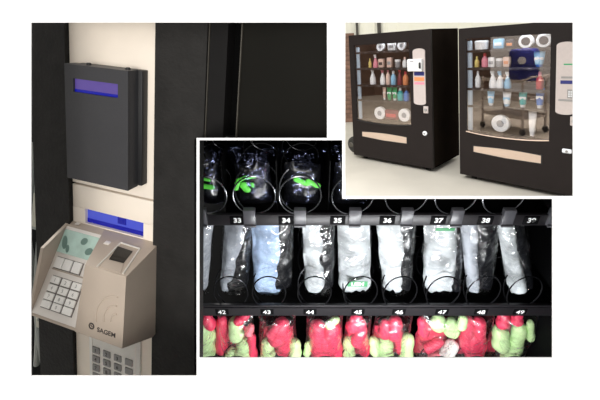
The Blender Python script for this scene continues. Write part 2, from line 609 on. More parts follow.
def bed_s(v):                                     # distance down the slope for a height v
    return (-0.045 - v) / (0.045 - 0.1165) * -SL


mb = MB()
mb.box(-0.0024, 0.0545, -SL + 0.001, -0.001, 0.0, 0.0007, 0.0003, m=BED)
mb.build('keypad_bed', M['taupelight'], ft)
mb = MB()
s0, s1 = bed_s(-0.0485), bed_s(-0.0672)
mb.box(-0.0016, 0.0425, -s1, -s0, 0.0007, 0.0016, 0.0003, m=BED)
scr = part(mb.build('screen', M['screen'], ft), 'pale green screen with dark patches')
mb = MB()
for (x0, x1, a, b) in ((0.001, 0.007, 0.25, 0.85), (0.022, 0.030, 0.15, 0.45), (0.031, 0.040, 0.5, 0.8), (0.008, 0.012, 0.6, 0.95)):
    rx, ry = (x1 - x0) / 2, (s1 - s0) * (b - a) / 2
    mb.lathe([(0, 0), (1, 0), (1, 0.0002), (0, 0.0002)], 18, BED @ Matrix.Translation(((x0 + x1) / 2, -(s0 + (s1 - s0) * (a + b) / 2), 0.0016)) @ Matrix.Rotation(0.4, 4, 'Z') @ Matrix.Diagonal((rx, ry, 1, 1)))
mb.build('screen_picture', mat('dark_green_screen_patch', (104, 130, 122), 0.3, emit=(90, 120, 110), estr=0.1), scr)


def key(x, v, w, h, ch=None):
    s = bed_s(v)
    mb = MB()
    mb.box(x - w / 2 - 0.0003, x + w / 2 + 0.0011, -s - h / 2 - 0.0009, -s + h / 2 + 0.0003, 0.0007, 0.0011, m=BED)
    mb.build('key_shadow', M['keyshadow'], ft)  # dark offset rim painted as the key's cast shadow
    mb = MB()
    mb.box(x - w / 2, x + w / 2, -s - h / 2, -s + h / 2, 0.0008, 0.0026, 0.0006, m=BED)
    k = mb.build('key', M['whitekey'], ft)
    if ch:
        text('digit', ch, 0.0042, M['greykey'], k, BED @ Matrix.Translation((x, -s, 0.00265)), depth=0.00005)


chars = ('123', '456', '789', None)
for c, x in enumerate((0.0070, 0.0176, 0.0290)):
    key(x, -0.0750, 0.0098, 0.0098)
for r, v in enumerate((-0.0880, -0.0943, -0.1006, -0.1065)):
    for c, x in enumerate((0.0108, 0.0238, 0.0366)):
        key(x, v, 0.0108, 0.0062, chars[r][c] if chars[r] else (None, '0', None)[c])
mb = MB()
mb.box(0.001, 0.05, -bed_s(-0.0812), -bed_s(-0.0802), 0.0006, 0.0011, m=BED)
mb.build('divider_line', M['taupe'], ft)
# top face frame for the sensor
t0, t1 = Vector((0, 0, -0.0424)), Vector((0, -0.045, -0.0505))
dt = (t1 - t0).normalized()
nt_ = Vector((0, dt.z, -dt.y))
TOP = Matrix.Identity(4)
for i, v in enumerate((Vector((1, 0, 0)), -dt, nt_)):
    for r in range(3):
        TOP[r][i] = v[r]
TOP.translation = t0
if nt_.z < 0:
    for r in range(3):
        TOP[r][2] *= -1
        TOP[r][0] *= 1
# a raised silver rim running from behind the sensor to the front edge
rim = [(0.0702, -0.0118), (0.0930, -0.0128), (0.1003, -0.0440), (0.0728, -0.0445)]


def rail(a, b, w=0.0011, h=0.0014):
    mb = MB()
    A, B = Vector((*a, 0.0004)), Vector((*b, 0.0004))
    mb.tube([A, A.lerp(B, 0.5), B], w * 0.75, 8, m=TOP)
    return mb


mb = MB()
for a, b in ((rim[0], rim[1]), (rim[1], rim[2]), (rim[3], rim[0])):
    A, B = Vector((*a, 0.0004)), Vector((*b, 0.0004))
    mb.tube([A, A.lerp(B, 0.5), B], 0.00085, 8, m=TOP)
mb.build('sensor_rim', M['silveredge'], ft)
mb = MB()
mb.prism([(0.0712, -0.0172), (0.0890, -0.0182), (0.0915, -0.0330), (0.0760, -0.0335)], 'z', -0.001, 0.0008, m=TOP)
part(mb.build('fingerprint_sensor', M['sensor'], ft), 'black glass fingerprint window')
mb = MB()
mb.prism([(0.0745, -0.0345), (0.0925, -0.0340), (0.0975, -0.0440), (0.0755, -0.0440)], 'z', -0.001, 0.0005, m=TOP)
mb.build('finger_rest', M['taupe'], ft)
mb = MB()
for x, y in ((0.058, -0.016),):
    mb.box(x - 0.003, x + 0.003, y - 0.0022, y + 0.0022, -0.0005, 0.0006, 0.0004, m=TOP)
mb.build('indicator_light', M['taupelight'], ft)
mb = MB()
mb.box(0.006, 0.0105, -0.0042, -0.0008, 0.0, 0.0011, 0.0004, m=TOP)
mb.build('clip', M['taupelight'], ft)
# front face frame: logo, name, raised waves
f0, f1 = Vector((0, -0.050, -0.117)), Vector((0, -0.045, -0.0505))
du = (f1 - f0).normalized()
nf = Vector((0, -du.z, du.y))
FR = Matrix.Identity(4)
for i, v in enumerate((Vector((1, 0, 0)), du, nf)):
    for r in range(3):
        FR[r][i] = v[r]
FR.translation = f0                               # y = height above the lower front edge


def fy(v):
    return (v + 0.117) / 0.0665 * (f1 - f0).length


mb = MB()
for (r, a0, a1) in ((0.0075, 100, 190), (0.0150, 95, 195), (0.0235, 92, 195)):
    pts = [(0.0985 + r * math.cos(math.radians(a0 + (a1 - a0) * k / 16)), fy(-0.0945) + r * math.sin(math.radians(a0 + (a1 - a0) * k / 16)), 0.0000) for k in range(17)]
    mb.tube(pts, 0.0009, 8, m=FR)
mb.build('raised_waves', M['taupe'], ft)
mb = MB()
mb.tube([(0.0708 + 0.0026 * math.cos(2 * PI * k / 16), fy(-0.1060) + 0.0026 * math.sin(2 * PI * k / 16), 0.0001) for k in range(16)], 0.0006, 6, m=FR, closed=True)
mb.tube([(0.0708 - 0.0012, fy(-0.1050), 0.0001), (0.0708 + 0.0012, fy(-0.1068), 0.0001)], 0.0004, 6, m=FR)
part(mb.build('logo', M['logo'], ft), 'small dark round emblem')
part(text('name_print', 'SAGEM', 0.0060, M['logo'], ft, FR @ Matrix.Translation((0.0872, fy(-0.1075), 0.0001)) @ Matrix.Diagonal((1.08, 1, 1, 1)), depth=0.0001, bold=0.0001), 'dark printed lettering')

# ================================================================== MIDDLE: numbered spiral trays with bagged gloves
EX, EY, EZ = Vector((1, 0, 0)), Vector((0, -0.8824, -0.4705)), Vector((0, -0.4705, 0.8824))
O1 = Vector((0, 0.1332, 0.444))
MF = frame(O1, EX, EZ, EY)                        # x along the rail, y into the machine, z up


def loc(cv):
    return Vector((cv.dot(EX), cv.dot(EZ), cv.dot(EY)))


CAM_L = loc(-O1)
N_H = loc(Vector((0, 1, -97.6 / F)))              # lining of the shoulder
N_V = loc(Vector((1, 0, -44.2 / F)))              # lining of the step


def tuck(mb):
    """keep only what lies under the shoulder / inside the step of the niche"""
    bm = mb.bm
    for n in (N_H, N_V):
        bmesh.ops.bisect_plane(bm, geom=bm.verts[:] + bm.edges[:] + bm.faces[:], plane_co=CAM_L, plane_no=n, dist=1e-7)
    kill = [f for f in bm.faces if (f.calc_center_median() - CAM_L).dot(N_H) < 0 and (f.calc_center_median() - CAM_L).dot(N_V) > 0]
    bmesh.ops.delete(bm, geom=kill, context='FACES')


vm = thing('vending_machine', 'open black vending interior with numbered rails of wire spirals holding bagged gloves', 'vending machine', MF)
ROW_Z = (0.0, -0.1594, -0.3188)


def rowbuild(row, coils, clips, nums, r, cz, xr, wm):
    rz = r * (1.15, 1.42, 1.2)[row]
    z = ROW_Z[row]
    mb = MB()
    mb.box(xr[0], xr[1], 0.004, 0.26, z - 0.006, z - 0.003)
    tuck(mb)
    tr = part(mb.build('tray', M['tray'], vm), 'black tray floor')
    mb = MB()
    if row == 0:
        mb.box(xr[0], xr[1], 0.0, 0.004, z - 0.0085, z + 0.0075, 0.0006)
    else:
        mb.box(xr[0], xr[1], 0.0, 0.004, z - 0.010, z + 0.011, 0.0006)
        mb.box(xr[0], xr[1], -0.0012, 0.0004, z + 0.006, z + 0.0075)
    mb.build('price_rail', M['lip'], tr)
    for s, x in nums:
        mb = MB()
        mb.box(x - 0.0085, x + 0.0085, -0.0010, 0.0002, z - 0.006, z + 0.0055, 0.0003)
        mb.build('number_plate', M['niche'], tr)
        part(text('number', s, 0.0093 if row == 0 else 0.0106, M['white'], tr, Matrix.Translation((x, -0.0012, z + (0.0002 if row == 0 else -0.001))) @ FACE, depth=0.0001, bold=0.00025 if row == 0 else 0.0001), 'white rail number ' + s)
    for x in coils:
        mb = MB()
        turns, n = (5 if row or x < 0.04 else 1), 28
        pts = []
        for k in range(turns * n + 1):
            a = 2 * PI * k / n + PI
            pts.append((x + r * math.sin(a), 0.002 + (0.002 * k / n if k < n else 0.002 + 0.040 * (k - n) / n), z + cz + rz * math.cos(a)))
        mb.tube(pts, 0.00085, 6)
        if row < 2:
            tuck(mb)
        mb.build('spiral', wm, tr)
    for x in clips:
        mb = MB()
        mb.box(x - 0.0066, x + 0.0066, -0.003, 0.003, z - 0.007, z + 0.0165, 0.0008)
        mb.box(x - 0.0066, x + 0.0066, -0.0045, -0.003, z - 0.007, z - 0.0045, 0.0004)
        mb.build('clip', M['clip'], tr)
    return tr


def X1(px, zc=0.440):
    return (px - 300) / 400 * zc


c1 = [205, 254, 300, 353, 407, 457, 505]
tr1 = rowbuild(0, [X1(p, 0.43) for p in c1], [X1(p) for p in (200.5, 249.5, 300, 355, 407, 457, 508.5, 555)],
               [(str(33 + i), X1(p)) for i, p in enumerate((237, 286, 338, 388, 439.5, 487, 533))], 0.0228, 0.0325, (-0.135, 0.288), M['greywire'])
for p in (200.5, 249.5, 300):
    mb = MB()
    for s in (-1, 1):
        x = X1(p) + s * 0.0105
        mb.box(x - 0.003, x + 0.003, 0.02, 0.0215, 0.0345, 0.0358, 0.0003)
        mb.box(x + s * 0.002 - 0.0006, x + s * 0.002 + 0.0006, 0.02, 0.0215, 0.0305, 0.0352, 0.0003)
    mb.build('spiral_hook', M['clip'], tr1)
for p in (224, 277, 329):
    mb = MB()
    mb.box(X1(p) - 0.0005, X1(p) + 0.0005, 0.012, 0.24, -0.003, 0.072)
    tuck(mb)
    mb.build('divider', M['tray'], tr1)

c2 = [231, 269, 314.5, 360.5, 400, 443, 483, 524]
tr2 = rowbuild(1, [(p - 300) / 400 * 0.507 for p in c2], [], [(str(42 + i), (p - 300) / 400 * 0.519) for i, p in enumerate((222, 267, 310, 358, 399, 442, 481, 520))],
               0.0212, 0.0325, (-0.19, 0.335), M['wire'])
tr3 = rowbuild(2, [(p - 300) / 400 * 0.58 for p in (213, 237, 279, 325, 357, 392, 437, 474, 512)], [], [], 0.022, 0.026, (-0.2, 0.38), M['wire'])


def pouch(x0, x1, z0, z1, y, T, top=1.0, bot=1.0, lean=0.0, seed=0.0, wr=0.002, nx=12, nz=26, skew=0.0, notch=0.0, corner=0.0):
    """puffy wrinkled packet standing at depth y; top/bot = width factors at the ends"""
    mb = MB()
    cx, hw = (x0 + x1) / 2, (x1 - x0) / 2
    grid = {}
    for side in (0, 1):
        for i in range(nx + 1):
            for j in range(nz + 1):
                a, b = -1 + 2 * i / nx, j / nz
                if side and (i in (0, nx) or j in (0, nz)):
                    continue
                wf = (bot + (top - bot) * b)
                edge = 1 + 0.09 * noise.noise(Vector((seed + a * 0.4, b * 5, 3.1 * (1 if a > 0 else -1))))
                if b < corner:
                    wf *= (1 - (1 - b / corner) ** 2 * 0.35)
                xx = cx + a * hw * wf * edge + skew * (b - 0.5)
                zz = z0 + (z1 - z0) * b + (0.006 * noise.noise(Vector((a * 2, seed, 9))) if j in (0, nz) else 0) - notch * (1 - abs(a)) * b * b
                th = T * (1 - abs(a) ** 3) * (0.35 + 0.65 * min(1, 4 * b, 4 * (1 - b)) ** 0.6)
                if i in (0, nx) or j in (0, nz):
                    th = 0
                p = Vector((xx * 28, zz * 28, seed + side * 5))
                w = wr * (noise.noise(p) + 0.6 * noise.noise(p * 2.3) + 0.8 * (abs(noise.noise(Vector((xx * 45, zz * 14, seed)))) - 0.2))
                yy = y + lean * b + (th if side else -th) + (w if th else 0)
                grid[(side, i, j)] = mb.bm.verts.new((xx, yy, zz))

    def g(s, i, j):
        return grid.get((s, i, j)) or grid[(0, i, j)]
    for s in (0, 1):
        for i in range(nx):
            for j in range(nz):
                q = (g(s, i, j), g(s, i + 1, j), g(s, i + 1, j + 1), g(s, i, j + 1))
                try:
                    mb.bm.faces.new(q if s == 0 else q[::-1])
                except ValueError:
                    pass
    return mb


# ---- row 42-49: grey work gloves in clear bags
def Z2(z):                                       # distance from the eye of a point at height z above the second rail
    return 0.519 - 0.4705 * z + 0.0106


def X2(px, z):
    return (px - 300) / 400 * Z2(z)


gl = [
    # number, pale part (left,right at bottom; left,right at top), dark part, label
    ('41', (190, 206, 190, 213), None, 'pale bagged glove cut off at the outer end of the middle rail, before 42'),
    ('42', (219, 229, 224, 249), (223, 247, 228, 252), 'mostly black bagged glove with a pale stripe above number 42'),
    ('43', (254, 282, 250, 278), (272, 291, 276, 293), 'bagged glove with bluish white front and black edge above number 43'),
    ('44', (305, 325, 302, 324), (318, 334, 318, 336), 'narrow bagged glove, white with a dark wrinkled edge, above number 44'),
    ('45', (340, 372, 338, 371), None, 'white bagged glove with a small green printed label above number 45'),
    ('46', (384, 406, 377, 407), (401, 413, 396, 419), 'bagged glove, white with a dark crinkled side, above number 46'),
    ('47', (425, 459, 426, 459), (452, 464, 455, 466), 'broad white bagged glove with a thin dark edge above number 47'),
    ('48', (469, 482, 462, 480), (478, 496, 475, 502), 'half white and half black bagged glove above number 48'),
    ('49', (511, 531, 498, 516), (525, 539, 508, 527), 'tilted bagged glove with pale palm and black wrinkled cuff above number 49'),
]
zb, zt = 0.012, 0.146
for k, (num, pale, dark, label) in enumerate(gl):
    base = ROW_Z[1]
    t = thing('bagged_glove', label, 'gloves', MF, 'grey gloves in clear bags on the middle rail')
    ext = []
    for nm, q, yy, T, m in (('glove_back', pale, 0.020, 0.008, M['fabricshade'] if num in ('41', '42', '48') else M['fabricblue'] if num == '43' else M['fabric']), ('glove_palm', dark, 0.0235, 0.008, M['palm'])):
        if not q:
            continue
        a0, a1, b0_, b1_ = X2(q[0], zb), X2(q[1], zb), X2(q[2], zt), X2(q[3], zt)
        w0, w1 = a1 - a0, b1_ - b0_
        W = max(w0, w1)
        cx0, cx1 = (a0 + a1) / 2, (b0_ + b1_) / 2
        mbp = pouch((cx0 + cx1) / 2 - W / 2, (cx0 + cx1) / 2 + W / 2, base + zb - (0.006 if nm == 'glove_back' and num == '43' else 0), base + zt, yy, T, top=w1 / W, bot=w0 / W, seed=k * 3.7 + (1 if nm == 'glove_palm' else 0),
                    wr=0.0065, skew=cx1 - cx0, corner=0.14)
        mbp.build(nm, m, t, smooth=80)
        ext += [(a0, a1, b0_, b1_)]
    x0, x1 = min(min(e[0], e[2]) for e in ext) - 0.001, max(max(e[1], e[3]) for e in ext) + 0.001
    lo0, lo1 = min(e[0] for e in ext) - 0.001, max(e[1] for e in ext) + 0.001
    hi0, hi1 = min(e[2] for e in ext) - 0.002, max(e[3] for e in ext) + 0.002
    if num == '41':
        x0 = max(x0, X2(193, 0.1))
    if num == '41':
        lo0 = hi0 = x0
    W = max(lo1 - lo0, hi1 - hi0)
    xm = (lo0 + lo1 + hi0 + hi1) / 4
    mbp = pouch(xm - W / 2, xm + W / 2, base + 0.005, base + zt + 0.006, 0.0205, 0.0125, top=(hi1 - hi0) / W, bot=(lo1 - lo0) / W, seed=k * 5.1 + 40, wr=0.003, skew=(hi0 + hi1) / 2 - (lo0 + lo1) / 2, corner=0.12)
    part(mbp.build('bag', M['film'], t, smooth=80), 'clear crinkled plastic bag')
    if num == '45':
        xc = X2(357, 0.045)
        mb = MB()
        mb.box(xc - 0.0125, xc + 0.0125, 0.0058, 0.0064, base + 0.040, base + 0.0495, 0.0002)
        tg = part(mb.build('label', M['taggreen'], t), 'small green printed label')
        text('label_print', 'USM', 0.0085, M['white'], tg, Matrix.Translation((xc, 0.0056, base + 0.0447)) @ FACE, depth=0.0001, bold=0.0002)
    if num == '47':
        xc = X2(444, 0.14)
        mb = MB()
        mb.box(xc - 0.011, xc + 0.011, 0.0062, 0.0068, base + 0.136, base + 0.1405, 0.0002)
        part(mb.build('label', M['taggreen'], t), 'green printed mark near the top')

# ---- row 33-: dark bags with bright green printed gloves
dk = [
    (0, 205, (187, 221), [((197, 178), (209, 180.5), 0.0022), ((199, 186), (212, 187.5), 0.0035)], 'dark bag with green stripe cut off at outer end of top rail, before 33'),
    (1, 253, (226, 274), [((238, 181), (246, 177.5), 0.0026), ((238, 183), (236, 189), 0.0028), ((243, 185), (247, 190), 0.0045), ((248, 178), (255, 177), 0.002), ((252, 184), (253, 187), 0.002)], 'dark bagged glove with a green patch above number 33'),
    (2, 303, (278, 327), [((296, 179.5), (307, 184), 0.0033), ((308, 181.5), (318, 186), 0.0036)], 'dark bagged glove with two bright green bars above number 34'),
    (3, 353, (331, 376), [], 'dark bag with only grey glints above number 35'),
]


def Z1(z):
    return 0.444 - 0.4705 * z + 0.009


def P1(px, py):                                   # position on the upright plane of the goods
    z = 0.05
    for _ in range(30):
        yc = 0.1332 - 0.8824 * z - 0.4705 * 0.012
        zc = 0.444 - 0.4705 * z + 0.8824 * 0.012
        z += (yc - (py - PPY) / F * zc) * 0.9
    return ((px - 300) / 400 * (0.444 - 0.4705 * z + 0.0106), z)


for k, (i, pc, (pa, pb), strokes, label) in enumerate(dk):
    t = thing('bagged_glove', label, 'gloves', MF, 'dark bagged gloves on the top rail')
    x0, x1 = X1(pa, 0.42), X1(pb, 0.42)
    mbp = pouch(x0 + 0.004, x1 - 0.004, 0.004, 0.060, 0.024, 0.010, top=0.9, seed=k * 2.3 + 11, wr=0.003, nz=16)
    tuck(mbp)
    part(mbp.build('glove', M['palm'], t, smooth=80), 'black glove')
    if strokes:
        mb = MB()
        for (a, b, r) in strokes:
            (xa, za), (xb, zb2) = P1(*a), P1(*b)
            sq = Matrix.Translation((0, 0.0125, 0)) @ Matrix.Diagonal((1, 0.45, 1, 1))
            vs = mb.finger((xa, 0, za), (xb, 0, zb2), r, r * 0.9, 10)
            bmesh.ops.transform(mb.bm, matrix=sq, verts=vs)
        tuck(mb)
        part(mb.build('printed_mark', M['green'], t), 'bright green mark')
    mbp = pouch(x0, x1, 0.003, 0.082, 0.024, 0.0145, top=1.0, seed=k * 4.4 + 70, wr=0.0035, nz=18)
    tuck(mbp)
    part(mbp.build('bag', M['filmdark'], t, smooth=80), 'clear crinkled plastic bag')


# ---- bottom row: red and green gloves in clear bags
def P3(px, py):
    z = 0.1
    for _ in range(40):
        yc = 0.4145 - 0.8824 * z - 0.4705 * 0.02
        zc = 0.594 - 0.4705 * z + 0.8824 * 0.02
        z += (yc - (py - PPY) / F * zc) * 0.8
    return ((px - 300) / 400 * zc, z + ROW_Z[2])


R, G, K, W_ = 'redglove', 'limeglove', 'pinkglove', 'white'
pep = [
    ((195, 217), [(G, (207, 352), (206, 341), 9), (G, (208, 338), (204, 329), 7), (R, (211, 326), (206, 321), 5)], 'bag of lime and red gloves cut off at the outer end of the bottom rail'),
    ((216, 258), [(R, (221, 352), (221, 326), 5.5), (R, (238, 323), (245, 320), 4.5), (G, (236, 336), (235, 326), 7), (G, (243, 352), (244, 346), 8), (R, (253, 355), (251, 338), 4.5), (G, (227, 357), (232, 352), 5), (K, (249, 330), (251, 327), 4)], 'bag of gloves, lime green between red sides, under number 42'),
    ((256, 300), [(R, (277, 340), (281, 332), 9), (R, (283, 352), (286, 336), 7), (R, (271, 335), (277, 330), 5), (G, (268, 354), (267, 347), 7), (G, (295, 353), (295, 345), 6)], 'bag with a red glove between two lime green ones under number 43'),
    ((303, 346), [(R, (319, 355), (318, 333), 9), (R, (333, 355), (332, 333), 9.5), (R, (326, 356), (325, 340), 8), (G, (329, 325), (336, 322), 4), (G, (307, 352), (308, 346), 3.5)], 'bag filled with large red gloves under number 44'),
    ((342, 372), [(R, (352, 330), (358, 322), 6), (R, (364, 352), (361, 328), 6), (R, (357, 342), (362, 334), 6), (G, (349, 354), (349, 344), 6)], 'narrow bag of red gloves with one lime corner under number 45'),
    ((369, 413), [(R, (385, 336), (387, 330), 6), (R, (395, 336), (396, 327), 7), (R, (400, 352), (398, 340), 4), (G, (385, 356), (386, 346), 8), (G, (375, 350), (374, 342), 5), (G, (405, 355), (408, 340), 6.5)], 'bag with red gloves on top and lime green ones either side under number 46'),
    ((413, 460), [(G, (438, 328), (440, 326), 7), (G, (452, 332), (453, 329), 7.5), (R, (424, 333), (423, 325), 5), (R, (428, 348), (440, 344), 5), (K, (432, 357), (445, 356), 5), (W_, (446, 352), (452, 346), 7)], 'bag of gloves with lime green fingertips and white cuffs under number 47'),
    ((456, 491), [(R, (468, 348), (469, 328), 7.5), (R, (480, 348), (481, 327), 6.5), (R, (474, 354), (474, 340), 9), (G, (461, 326), (464, 322), 4.5)], 'bag of two red gloves side by side under number 48'),
    ((490, 535), [(R, (504, 326), (506, 322), 6), (R, (518, 322), (519, 319), 5.5), (G, (501, 345), (502, 335), 8), (G, (514, 348), (521, 331), 7), (G, (530, 336), (531, 325), 3.5), (G, (508, 358), (512, 352), 8)], 'bag of lime green gloves in front of red ones under number 49'),
]
for k, ((pa, pb), fs, label) in enumerate(pep):
    t = thing('bagged_glove', label, 'gloves', MF, 'red and green gloves in clear bags on the bottom rail')
    (xa, zlo), (xb, zhi) = P3(pa, 366), P3(pb, 317)
    xc = P3((pa + pb) / 2, 340)[0]
    hw = (pb - pa) / 2 / 400 * 0.545 * 0.86
    mbp = pouch(xc - hw, xc + hw, ROW_Z[2] + 0.006, zlo + (zhi - zlo) * 0.62, 0.0365, 0.006, top=0.8, seed=k * 2.9 + 300, wr=0.004)
    part(mbp.build('red_glove', M['redglove'], t, smooth=80), 'red glove at the rear of the bag')
    for n, (c, a, b, r) in enumerate(fs):
        (xa, za), (xb, zb2) = P3(*a), P3(*b)
        rr = r / 400 * 0.545 * 1.12
        mb = MB()
        y = 0.024 - 0.0015 * n
        vs = mb.finger((xa, y, za), (xb, y + 0.004, zb2), rr * 1.05, rr * 0.9, 14)
        for v in vs:
            nn = noise.noise(Vector((v.co.x * 90 + k, v.co.y * 90, v.co.z * 90)))
            v.co += Vector((nn * 0.0012, nn * 0.0015, nn * 0.0012))
        if c == W_:
            c = 'whitekey'
        nm = {'redglove': 'red_glove', 'limeglove': 'green_glove', 'pinkglove': 'pink_glove', 'whitekey': 'white_cuff'}[c]
        mb.build(nm, M[c], t, smooth=80)
    (xa, zlo), (xb, zhi) = P3(pa, 366), P3(pb, 317)
    hw = (pb - pa) / 2 / 400 * 0.545
    xc = (P3((pa + pb) / 2, 340))[0]
    mbp = pouch(xc - hw, xc + hw, ROW_Z[2] + 0.006, zhi, 0.024, 0.021, top=0.86, seed=k * 6.1 + 120, wr=0.0035)
    part(mbp.build('bag', M['filmhaze'], t, smooth=80), 'clear crinkled plastic bag')

# ================================================================== RIGHT: two vending machines in a bright yard
YAW = (0.7227, 0.7676)
FRC = ((1.3014, 5.1765), (1.5813, 4.9307))
W, D, H = 1.2403, 0.80, 1.83


def product(kind, a, h, w, hh, cols, label, grp, base):
    """one article standing at height h on a shelf; a = along the front"""
    mw = base @ Matrix.Translation((a, 0.12, h))
    names = {'bottle': ('bottle', 'bottle'), 'tube': ('tube', 'tube'), 'roll': ('tape_roll', 'roll'), 'pack': ('packet', 'packet'), 'spray': ('spray_bottle', 'bottle'), 'tub': ('tub', 'tub')}
    nm, cat = names[kind]
    t = thing(nm, label, cat, mw, grp)
    c0, c1 = M['p_' + cols[0]], M['p_' + cols[1]]
    r = w / 2
    if kind == 'bottle':
        mb = MB()
        mb.lathe([(0, 0), (r * 0.9, 0), (r, hh * 0.03), (r, hh * 0.5), (r * 0.8, hh * 0.64), (r * 0.42, hh * 0.74), (r * 0.4, hh * 0.8), (0, hh * 0.8)], 18)
        mb.build('body', c0, t)
        mb = MB()
        mb.lathe([(0, hh * 0.78), (r * 0.46, hh * 0.78), (r * 0.42, hh * 0.97), (r * 0.3, hh), (0, hh)], 16)
        mb.build('cap', c1, t)
    elif kind == 'spray':
        mb = MB()
        mb.lathe([(0, 0), (r * 0.95, 0), (r, hh * 0.04), (r * 0.98, hh * 0.35), (r * 0.55, hh * 0.62), (r * 0.3, hh * 0.74), (0, hh * 0.74)], 18)
        mb.build('body', c0, t)
        mb = MB()
        mb.box(-r * 0.45, r * 0.35, -r * 0.3, r * 0.3, hh * 0.74, hh * 0.86, r * 0.1)
        mb.box(-r * 0.75, r * 0.3, -r * 0.22, r * 0.22, hh * 0.85, hh, r * 0.1)
        mb.build('nozzle', c1, t)
    elif kind == 'tube':
        mb = MB()
        n = 16
        prof = []
        for q in range(7):
            b = q / 6
            rx = r * (0.72 + 0.28 * b)
            ry = r * 0.6 * (1 - b) + 0.004
            prof.append([mb.bm.verts.new((rx * math.cos(2 * PI * j / n), ry * math.sin(2 * PI * j / n), hh * (0.16 + 0.84 * b))) for j in range(n)])
        for p, q in zip(prof, prof[1:]):
            for j in range(n):
                mb.bm.faces.new((p[j], p[(j + 1) % n], q[(j + 1) % n], q[j]))
        mb.bm.faces.new(prof[0][::-1])
        mb.bm.faces.new(prof[-1])
        mb.build('body', c0, t)
        mb = MB()
        mb.lathe([(0, 0), (r * 0.55, 0), (r * 0.62, hh * 0.16), (0, hh * 0.16)], 16)
        mb.build('cap', c1, t)
        mb = MB()
        mb.box(-r * 0.78, r * 0.78, -r * 0.42, -r * 0.30, hh * 0.45, hh * 0.62, 0.002)
        mb.build('printed_band', M['p_white'] if cols[0] != 'white' else c1, t)
    elif kind == 'roll':
        mb = MB()
        mm = Matrix.Translation((0, 0, r * 0.93)) @ Matrix.Rotation(PI / 2, 4, 'X')
        ri = r * (0.42 if len(cols) < 3 else 0.62)
        mb.lathe([(ri, -0.03), (r * 0.93, -0.03), (r, -0.022), (r, 0.022), (r * 0.93, 0.03), (ri, 0.03), (ri, -0.03)], 28, mm)
        mb.build('body', c0, t)
        mb = MB()
        mb.lathe([(0, -0.02), (ri * 0.98, -0.02), (ri * 0.98, 0.024), (ri * 0.5, 0.027), (0, 0.027)], 20, mm)
        mb.build('core', c1, t)
    elif kind == 'pack':
        mb = MB()
        mb.box(-r, r, -0.03, 0.03, 0, hh, min(r, hh) * 0.25, 3)
        mb.build('body', c0, t)
        mb = MB()
        mb.box(-r * 0.7, r * 0.7, -0.033, -0.029, hh * 0.3, hh * 0.62, 0.002)
        mb.build('label_patch', c1, t)
    elif kind == 'tub':
        mb = MB()
        mb.lathe([(0, 0), (r * 0.86, 0), (r * 0.95, hh * 0.05), (r, hh * 0.72), (0, hh * 0.72)], 20)
        mb.build('body', c0, t)
        mb = MB()
        mb.lathe([(0, hh * 0.72), (r * 1.04, hh * 0.72), (r * 1.04, hh * 0.92), (r * 0.9, hh), (0, hh)], 20)
        mb.build('lid', c1, t)
    return t


